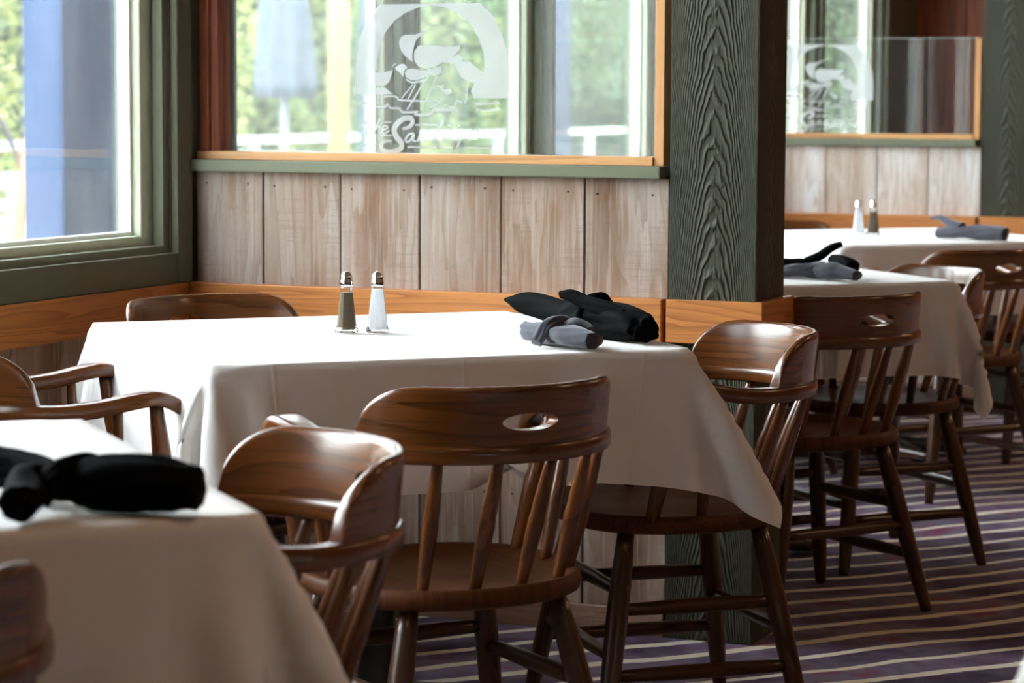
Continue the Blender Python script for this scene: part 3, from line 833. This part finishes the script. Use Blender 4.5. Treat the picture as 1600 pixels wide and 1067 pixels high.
CH = [  # x, y, facing azimuth (deg), label
    (1.390, -1.575, 143.5, 'oak captain\'s chair seen from behind, hand slot in its crest, before the shaker table'),
    (1.492, -2.575, 228, 'oak captain\'s chair at the right side of the foreground table, its crest catching window light'),
    (1.478, -.690, 220, 'oak captain\'s chair at the right corner of the shaker table, in front of the post'),
    (1.390, .468, 144, 'dark captain\'s chair seen from behind with a hand slot, just right of the near post'),
    (1.364, 1.239, 225, 'captain\'s chair with pale lit crest beside the table behind the post'),
    (1.266, 2.440, 143, 'dark captain\'s chair seen from behind at the right edge, before the farthest table'),
    (.400, -.468, 334, 'dark captain\'s chair tucked in the corner behind the shaker table, only its crest top showing'),
    (.552, -1.390, 42, 'captain\'s chair with pale curved arms by the window between the foreground and shaker tables'),
    (1.485, -3.372, 143, 'dark captain\'s chair cut off at the lower left corner, in front of the foreground table'),
    (.588, .590, 42, 'oak captain\'s chair by the window at the left side of the table behind the post'),
    (.432, 1.503, 329, 'oak captain\'s chair by the window at the far side of the table behind the post'),
    (.510, 2.66, 42, 'oak captain\'s chair by the window at the left side of the farthest table'),
    (.44, 3.60, 322, 'captain\'s chair between the farthest table and the far partition, crest tip showing'),
    (1.32, 3.42, 222, 'captain\'s chair at the right side of the farthest table'),
]
TABLES = [((.963, -.975), 'the near partition', 0, 0), ((1.152, -2.949), 'near the camera', 1, 0), ((.982, .996), 'behind the near post', 0, 0), ((.9105, 3.055), 'in front of the far partition', 1, 0), ((3.305, -3.16), '', 0, 0)]
tl = ['square pedestal table hidden under the white cloth with salt and pepper before the near partition',
      'square pedestal table hidden under the foreground white cloth at lower left',
      'square pedestal table under the white cloth just behind the near post',
      'square pedestal table under the white cloth before the far partition',
      'square pedestal table just outside the lower right of the view']
cl_l = ['white tablecloth carrying two shakers and a black and a grey napkin, before the near partition',
        'white tablecloth in the left foreground carrying a black knotted napkin',
        'white tablecloth behind the near post, its corner hanging beside a chair crest',
        'farthest white tablecloth, carrying two shakers in front of the far partition',
        'white tablecloth whose hanging corner just enters the lower right of the view']
t0_ = None; last_me = None
for i, ((x, y), _, ci, fl) in enumerate(TABLES):
    if t0_ is None: t0_ = t = make_table()
    else: t = copy_tree(t0_)
    t.location = (x, y, 0); t.rotation_euler = (0, 0, T45 + fl * PI / 2); tag(t, tl[i], 'table', 'square dining tables')
    rz = T45 + fl * PI / 2
    last_me = cloth_mesh(3 + i, (.38, .22, .10)[i]) if i < 3 else last_me
    o = D.objects.new('tablecloth', last_me); C.objects.link(o); o.location = (x, y, 0); o.rotation_euler = (0, 0, T45 + fl * PI / 2)
    tag(o, cl_l[i], 'tablecloth', 'white tablecloths')

c0 = None
for x, y, f, lab in CH:
    if c0 is None: c0 = c = make_chair()
    else: c = copy_tree(c0)
    c.location = (x, y, 0); c.rotation_euler = (0, 0, math.radians(f - 90)); tag(c, lab, 'chair', 'captain\'s chairs around the tables')

# ------------------------------------------------------------------ shakers
def shaker(x, y, fill, label, n=8, rz=0):
    s = empty('salt_shaker' if fill == 'salt' else 'pepper_shaker', (x, y, TH + .0045), rz); s.scale = (.88, .88, .87); tag(s, label, 'shaker', 'glass shakers with chrome tops')
    b = MB(); b.lathe([(.0265, 0), (.0275, .004), (.0235, .012), (.0225, .02), (.0135, .098), (.0128, .101)], n=8, smooth=False); b.build('glass_body', M['glass'], s, bevel=.0008)
    b = MB(); h = .094 if fill == 'salt' else .088
    b.lathe([(.019, .007), (.0205, .013), (.0205 - .0082 * (h - .013) / .085, h)], n=8, smooth=False); b.build('salt_fill' if fill == 'salt' else 'pepper_fill', M[fill], s)
    b = MB(); b.lathe([(.0136, .1015), (.0140, .104), (.0140, .113), (.0128, .115), (.0130, .120), (.0110, .127), (.0070, .132), (.0020, .1345)], n=24); b.build('chrome_cap', M['chrome'], s)
    return s
shaker(.898, -.975, 'pepper', 'glass pepper shaker with chrome cap, left one on the table before the near partition')
shaker(.951, -.949, 'salt', 'white filled salt shaker with chrome cap, right one on the table before the near partition', rz=.2)
shaker(.805, 3.010, 'salt', 'white filled salt shaker, left one on the farthest table')
shaker(.849, 3.033, 'pepper', 'glass pepper shaker, right one on the farthest table', rz=.3)

# ------------------------------------------------------------------ knotted napkins
def napkin(parts, mat, label, seed=0):
    """parts: list of dicts {pts: (x,y,z,halfwidth,halfheight), folds, open}"""
    rs = random.Random(seed); b = MB()
    for pt in parts:
        pp = smoothpath(pt['pts'], pt.get('n', 40)); nf = pt.get('folds', 4); amp = pt.get('amp', .16); ph = rs.uniform(0, 6); tw = pt.get('twist', 2.0)
        a2 = rs.uniform(0, 6); a3 = rs.uniform(0, 6)
        def mod(s, a, nf=nf, amp=amp, ph=ph, tw=tw, a2=a2, a3=a3):
            return 1 + amp * math.sin(nf * a + ph + tw * s * 3) + amp * .5 * math.sin((2 * nf + 1) * a + a2 - tw * s * 5) + amp * .45 * math.sin(9 * s + a3 + 2 * a)
        pts = [Vector(p[:3]) for p in pp]; ra = [max(.0015, p[3]) for p in pp]; rb = [max(.0015, p[4]) for p in pp]
        if pt.get('open'):      # hollow end: run back inside
            k = len(pts); dirn = (pts[-1] - pts[-2]).normalized()
            pts += [pts[-1] - dirn * .0015, pts[-1] - dirn * .012, pts[-1] - dirn * .030]; ra += [ra[-1] * .86, ra[-1] * .74, ra[-1] * .35]; rb += [rb[-1] * .86, rb[-1] * .74, rb[-1] * .35]
        b.tube(pts, ra, 30, rads_b=rb, mod=mod)
    # seat it on the cloth
    zmin = min(v[2] for v in b.v); base = TH + .0045
    b.v = [(x, y, max(z, base + .0004 * ((i * 7) % 3))) for i, (x, y, z) in enumerate(b.v)]
    cx = sum(v[0] for v in b.v) / len(b.v); cy = sum(v[1] for v in b.v) / len(b.v)
    b.v = [(x - cx, y - cy, z - base) for x, y, z in b.v]
    o = b.build('cloth_napkin', mat, loc=(cx, cy, base)); tag(o, label, 'napkin', 'knotted dark napkins'); return o
napkin([
    dict(pts=[(1.112, -.702, .806, .006, .004), (1.150, -.712, .802, .016, .019), (1.200, -.735, .797, .020, .024), (1.262, -.775, .790, .024, .026), (1.320, -.822, .787, .026, .027)], folds=2, amp=.07),
    dict(pts=[(1.285, -.815, .785, .020, .022), (1.345, -.845, .792, .032, .035), (1.405, -.885, .790, .030, .034), (1.460, -.925, .786, .030, .031), (1.488, -.940, .781, .029, .027), (1.500, -.950, .779, .024, .022)], folds=3, amp=.16),
    dict(pts=[(1.298, -.870, .834, .008, .008), (1.318, -.876, .832, .011, .011), (1.350, -.886, .822, .012, .013), (1.400, -.905, .812, .012, .016), (1.450, -.925, .806, .010, .010)], folds=3, amp=.12),
    dict(pts=[(1.335, -.880, .765, .018, .016), (1.350, -.855, .812, .018, .018), (1.362, -.820, .818, .016, .016), (1.372, -.795, .78, .018, .014)], folds=3, amp=.12),
], M['nap_black'], 'long black napkin tied in a knot, lying behind the grey one on the shaker table', 3)
napkin([
    dict(pts=[(1.268, -.965, .774, .010, .014), (1.290, -.990, .774, .026, .017), (1.330, -1.030, .775, .024, .018), (1.372, -1.068, .777, .018, .018)], folds=4, amp=.12, twist=1),
    dict(pts=[(1.352, -1.062, .776, .015, .015), (1.395, -1.082, .776, .026, .019), (1.430, -1.098, .774, .026, .017), (1.458, -1.110, .772, .022, .015)], folds=3, amp=.07, open=True),
    dict(pts=[(1.340, -1.095, .762, .013, .010), (1.352, -1.072, .791, .015, .012), (1.372, -1.040, .795, .014, .012), (1.392, -1.015, .768, .014, .010)], folds=4, amp=.14),
    dict(pts=[(1.375, -1.045, .790, .010, .008), (1.402, -1.050, .797, .020, .009), (1.428, -1.058, .785, .013, .007)], folds=2, amp=.10),
], M['nap_grey'], 'charcoal grey knotted napkin with an open rolled end on the shaker table', 5)
napkin([
    dict(pts=[(1.340, -3.010, .780, .025, .022), (1.430, -2.985, .788, .025, .024), (1.500, -2.985, .786, .023, .022), (1.575, -3.020, .782, .018, .017), (1.610, -3.030, .782, .016, .017)], folds=4, amp=.22),
    dict(pts=[(1.585, -3.030, .780, .014, .015), (1.628, -3.020, .786, .028, .031), (1.680, -3.010, .786, .030, .032), (1.715, -3.002, .783, .025, .027), (1.738, -2.998, .782, .020, .022)], folds=3, amp=.10, open=True),
    dict(pts=[(1.570, -3.055, .768, .014, .012), (1.590, -3.040, .800, .014, .012), (1.605, -3.000, .800, .013, .013), (1.615, -2.985, .770, .014, .012)], folds=4, amp=.14),
    dict(pts=[(1.570, -3.030, .790, .012, .012), (1.560, -3.060, .788, .019, .018), (1.583, -3.100, .779, .022, .021), (1.597, -3.130, .777, .022, .020), (1.600, -3.138, .777, .019, .018)], folds=3, amp=.06, open=True),
], M['nap_black'], 'large black knotted napkin lying on the foreground table', 8)
napkin([
    dict(pts=[(1.060, .930, .775, .020, .018), (1.130, .962, .780, .024, .022), (1.190, .975, .778, .022, .020), (1.240, .985, .780, .016, .016)], folds=3, amp=.10),
    dict(pts=[(1.225, .985, .792, .010, .010), (1.262, .985, .806, .014, .012), (1.292, .985, .826, .012, .010), (1.318, .990, .838, .010, .007)], folds=2, amp=.10),
    dict(pts=[(1.300, .960, .800, .012, .012), (1.345, .930, .792, .020, .018), (1.372, .905, .785, .020, .016)], folds=3, amp=.08),
], M['nap_black'], 'black part of the tied napkins on the table behind the near post', 12)
napkin([
    dict(pts=[(1.160, .905, .762, .016, .008), (1.220, .895, .772, .026, .015), (1.275, .885, .775, .020, .020), (1.305, .875, .776, .018, .022)], folds=4, amp=.13),
    dict(pts=[(1.290, .880, .776, .018, .020), (1.330, .860, .776, .025, .022), (1.365, .842, .773, .020, .017), (1.408, .815, .770, .016, .012)], folds=3, amp=.07, open=True),
], M['nap_grey'], 'charcoal grey rolled napkin before the black one, on the table behind the near post', 14)
napkin([
    dict(pts=[(1.068, 2.935, .818, .004, .003), (1.100, 2.925, .822, .014, .008), (1.140, 2.905, .806, .018, .014), (1.185, 2.880, .796, .015, .014)], folds=2, amp=.08),
    dict(pts=[(1.100, 2.900, .772, .022, .016), (1.150, 2.890, .776, .026, .020), (1.195, 2.875, .778, .018, .020), (1.240, 2.875, .780, .024, .024), (1.290, 2.862, .780, .026, .024), (1.335, 2.850, .778, .023, .021)], folds=3, amp=.09, open=True),
], M['nap_grey'], 'dark knotted napkin right of the shakers on the farthest table', 17)

# ------------------------------------------------------------------ outside: patio, posts, furniture, garden
mb = MB(); mb.box(-40, -.16, -20, 45, -.15, -.06); tag(mb.build('ground', M['patio']), 'pale sunlit patio paving outside the windows', kind='structure')
def bluepost(x0, x1, y0, y1, label, grp='blue posts outside'):
    b = MB(); cx, cy = (x0 + x1) / 2, (y0 + y1) / 2; b.box(x0 - cx, x1 - cx, y0 - cy, y1 - cy, 0, 3.0, grain=2)
    o = b.build('patio_post', M['blue'], loc=(cx, cy, -.06), bevel=.006); tag(o, label, 'post', grp)
bluepost(-.62, -.50, .22, .78, 'wide slate blue post right outside the left window')
bluepost(-1.33, -1.20, 5.26, 5.45, 'slate blue post outside, seen through the right part of the near etched panel')
bluepost(-1.35, -1.20, 3.62, 3.80, 'slate blue post outside, seen behind the left side of the etched logo')
b = MB(); b.lathe([(.05, 0), (.05, 2.6)], n=14); o = b.build('timber_pole', M['yellow'], loc=(-2.5, 5.72, -.06)); tag(o, 'pale yellow timber pole outside, seen through the near etched panel left of the logo', 'pole')
def bush(x, y, z, r, h, n, mat, label, seed, trunk=0):
    n = int(n * 1.9); rs = np.random.RandomState(seed); t = empty('garden_tree' if trunk else 'garden_shrub', (x, y, -.06)); tag(t, label, 'tree' if trunk else 'shrub', 'greenery in the garden')
    c = rs.normal(0, 1, (n, 3)); c /= np.linalg.norm(c, axis=1)[:, None]; rad = rs.uniform(.55, 1, n) ** .5
    lump = 1 + .25 * np.sin(c[:, 0] * 5 + seed) * np.cos(c[:, 2] * 4 + seed)
    c = c * (rad * lump)[:, None] * np.array((r, r, h / 2)) + np.array((0, 0, z + h / 2 + .06))
    b = MB(); vs = []; fs = []
    for k in range(n):
        q = rs.normal(0, 1, 3); q /= np.linalg.norm(q); s = np.cross(q, (0.3, .2, .9)); s /= np.linalg.norm(s); L_ = rs.uniform(.075, .12)
        p = c[k]; i = len(vs)
        vs += [p - q * L_ * .5, p + s * L_ * .28, p + q * L_ * .5, p - s * L_ * .28]; fs.append((i, i + 1, i + 2, i + 3))
    b.add(vs, fs); b.build('foliage', mat, t)
    b = MB()
    if trunk: b.tube([(0, 0, 0), (.03, .02, trunk * .5), (0, 0, z + h * .4)], [.10, .08, .05], 10)
    else: b.tube([(0, 0, 0), (.02, 0, h * .3), (0, .02, z + h * .6)], [.04, .03, .02], 8)
    b.build('trunk', M['bark'], t)
bs = [(-5.6, 8.6, 0, 1.1, 2.6, 1800, 'leaf_y', 'yellow green shrub behind the patio at the left edge of the left window', 1, 0),
      (-7.6, 9.8, 0, 1.5, 4.2, 1900, 'leaf', 'green shrub beyond the yellow one outside the left window', 2, 0),
      (-6.0, 13.2, .4, 1.3, 3.6, 1900, 'leaf', 'dark green shrub seen at the left end of the near etched panel', 3, 0),
      (-7.0, 15.6, .1, 1.5, 3.4, 1900, 'leaf_y', 'yellow green shrub seen through the left part of the near etched panel', 4, 0),
      (-5.0, 16.8, 1.0, 1.4, 3.0, 1900, 'leaf', 'green tree seen behind the etched logo', 5, 1.5),
      (-4.4, 19.5, 0, 1.5, 3.2, 1900, 'leaf', 'green shrub seen through the right part of the near etched panel', 6, 0),
      (-2.8, 21.5, 0, 1.3, 3.2, 1900, 'leaf', 'green shrub in the garden far right of the near etched panel', 7, 0),
      (-9.5, 13.0, .8, 2.2, 4.5, 2200, 'leaf_y', 'tall pale green tree at the back of the garden', 8, 1.6)]
for a in bs: bush(*a[:6], M[a[6]], a[7], a[8], a[9])
def hedge(x, y, rz, n, seed, label):  # leafy screen added to block the bright sky through the windows
    rs = np.random.RandomState(seed); hd_ = empty('garden_hedge', (x, y, -.06), rz); tag(hd_, label, 'hedge', 'tall hedges round the garden')
    b = MB(); vs = []; fs = []
    for k in range(n):
        p = np.array((rs.uniform(-.9, .9), rs.uniform(-21, 24), rs.uniform(0, 3.3))); p[0] += .5 * math.sin(p[1] * 1.3) + .3 * math.sin(p[2] * 2 + p[1])
        q = rs.normal(0, 1, 3); q /= np.linalg.norm(q); s_ = np.cross(q, (.3, .2, .9)); s_ /= np.linalg.norm(s_); i = len(vs)
        vs += [p - q * .26, p + s_ * .17, p + q * .26, p - s_ * .17]; fs.append((i, i + 1, i + 2, i + 3))
    b.add(vs, fs); b.build('foliage', M['leaf'], hd_)
    b = MB(); b.box(-.25, .25, -21, 24, 0, 3.0); b.build('dense_core', M['leaf'], hd_)
hedge(-12.5, 8, 0, 9000, 77, 'long tall green hedge closing the garden behind the patio')
hedge(10, 33.5, PI / 2, 9000, 78, 'tall green hedge closing the far end of the garden')
# closed umbrella
u = empty('patio_umbrella', (-2.5, 5.17, -.06)); tag(u, 'closed faded blue patio umbrella outside, seen through the near etched panel', 'umbrella')
b = MB(); b.lathe([(.02, 0), (.02, 2.6)], n=12); b.build('pole', M['whitewood'], u)
b = MB(); b.tube([(0, 0, 2.58), (0, 0, 2.2), (0, 0, 1.7), (.01, 0, 1.33), (.01, 0, 1.26)], [.03, .07, .10, .13, .12], 28, up=Vector((0, 1, 0)), mod=lambda s, a: 1 + .16 * math.sin(7 * a)); b.build('canopy', M['blue_cloth'], u)
b = MB(); b.lathe([(.22, 0), (.22, .05), (.05, .09), (.04, .2)], n=20); b.build('base', M['iron'], u)
def ptable(x, y, label):
    t = empty('patio_table', (x, y, -.06)); tag(t, label, 'table', 'white patio tables')
    b = MB(); b.box(-.42, .42, -.42, .42, .74, .78); b.build('tabletop', M['whitewood'], t, bevel=.004)
    for sx_ in (-1, 1):
        for sy_ in (-1, 1):
            b = MB(); b.box(sx_ * .37 - .025, sx_ * .37 + .025, sy_ * .37 - .025, sy_ * .37 + .025, 0, .74); b.build('leg', M['whitewood'], t)
ptable(-2.45, 3.05, 'white patio table outside the lower left of the left window')
ptable(-3.4, 5.0, 'white patio table farther out beyond the left window')
ptable(-3.9, 9.4, 'white patio table low behind the left part of the near etched panel')
def pchair(x, y, rz, label):
    t = empty('patio_chair', (x, y, -.06), rz); tag(t, label, 'chair', 'white patio chairs')
    b = MB(); b.box(-.23, .23, -.22, .22, .42, .45); b.build('seat', M['whitewood'], t, bevel=.004)
    b = MB()
    for k in range(5): b.box(-.22 + k * .1, -.18 + k * .1, -.24, -.22, .46, .92)
    b.box(-.23, .23, -.245, -.215, .88, .95); b.build('backrest', M['whitewood'], t)
    for sx_ in (-1, 1):
        for sy_ in (-1, 1):
            b = MB(); b.box(sx_ * .2 - .02, sx_ * .2 + .02, sy_ * .19 - .02, sy_ * .19 + .02, 0, .42); b.build('leg', M['whitewood'], t)
pchair(-3.25, 3.55, 1.2, 'white slatted patio chair left of the white table outside the left window')
pchair(-2.6, 4.3, 3.6, 'white slatted patio chair behind the white table outside the left window')
pchair(-4.2, 8.3, .4, 'white slatted patio chair seen low through the near etched panel')
# white deck railing
t = empty('deck_railing', (-4.6, 8.0, -.06)); tag(t, 'low white deck railing across the patio outside', 'railing')
b = MB(); b.box(-.03, .03, -5, 14, .98, 1.03); b.build('top_rail', M['whitewood'], t)
b = MB(); b.box(-.02, .02, -5, 14, .10, .14); b.build('bottom_rail', M['whitewood'], t)
for k in range(11):
    b = MB(); b.box(-.03, .03, -5 + k * 1.9 - .03, -5 + k * 1.9 + .03, 0, .98); b.build('railing_post', M['whitewood'], t)
# leaning orange board and arched black hoop
b = MB(); b.tube([(-.0, 0, 0), (.02, .20, 1.16)], [.045, .008], 8, rads_b=[.02, .012], shape=4)
o = b.build('leaning_board', M['orange'], loc=(-1.75, 1.72, -.06)); tag(o, 'thin orange stained board leaning outside the left window', 'board')
b = MB(); b.tube(smoothpath([(-.35, .0, 0), (-.33, .0, .7), (-.18, .02, 1.12), (0, .03, 1.24), (.18, .02, 1.12), (.33, 0, .7), (.35, 0, 0)], 40), .012, 8)
o = b.build('garden_hoop', M['iron'], loc=(-3.35, 3.9, -.06)); tag(o, 'black arched metal hoop outside at the left edge of the left window', 'hoop')

# ------------------------------------------------------------------ warm fill lamps added out of view under the ceiling
def lamp(x, y, e, label):
    t = empty('ceiling_lamp', (x, y, CEIL)); tag(t, label, 'lamp', 'ceiling lamps')
    b = MB(); b.lathe([(.10, 0), (.10, -.03), (.16, -.05), (.16, -.06)], n=24); b.build('lamp_housing', M['iron'], t)
    ld = D.lights.new('lamp_light', 'AREA'); ld.shape = 'DISK'; ld.size = .30; ld.energy = e; ld.color = (1, .62, .34)
    lo = D.objects.new('lamp_light', ld); C.objects.link(lo); lo.parent = t; lo.location = (0, 0, -.07)
for x, y, e in ((2.6, -3.4, 1.6), (5.0, -3.4, 1.6), (2.6, -6.5, 1.6), (5.0, .4, 5), (4.5, 4.2, 12)):  # the stronger last two are added to brighten the window wall
    lamp(x, y, e, 'warm round ceiling lamp out of view above the dining room')
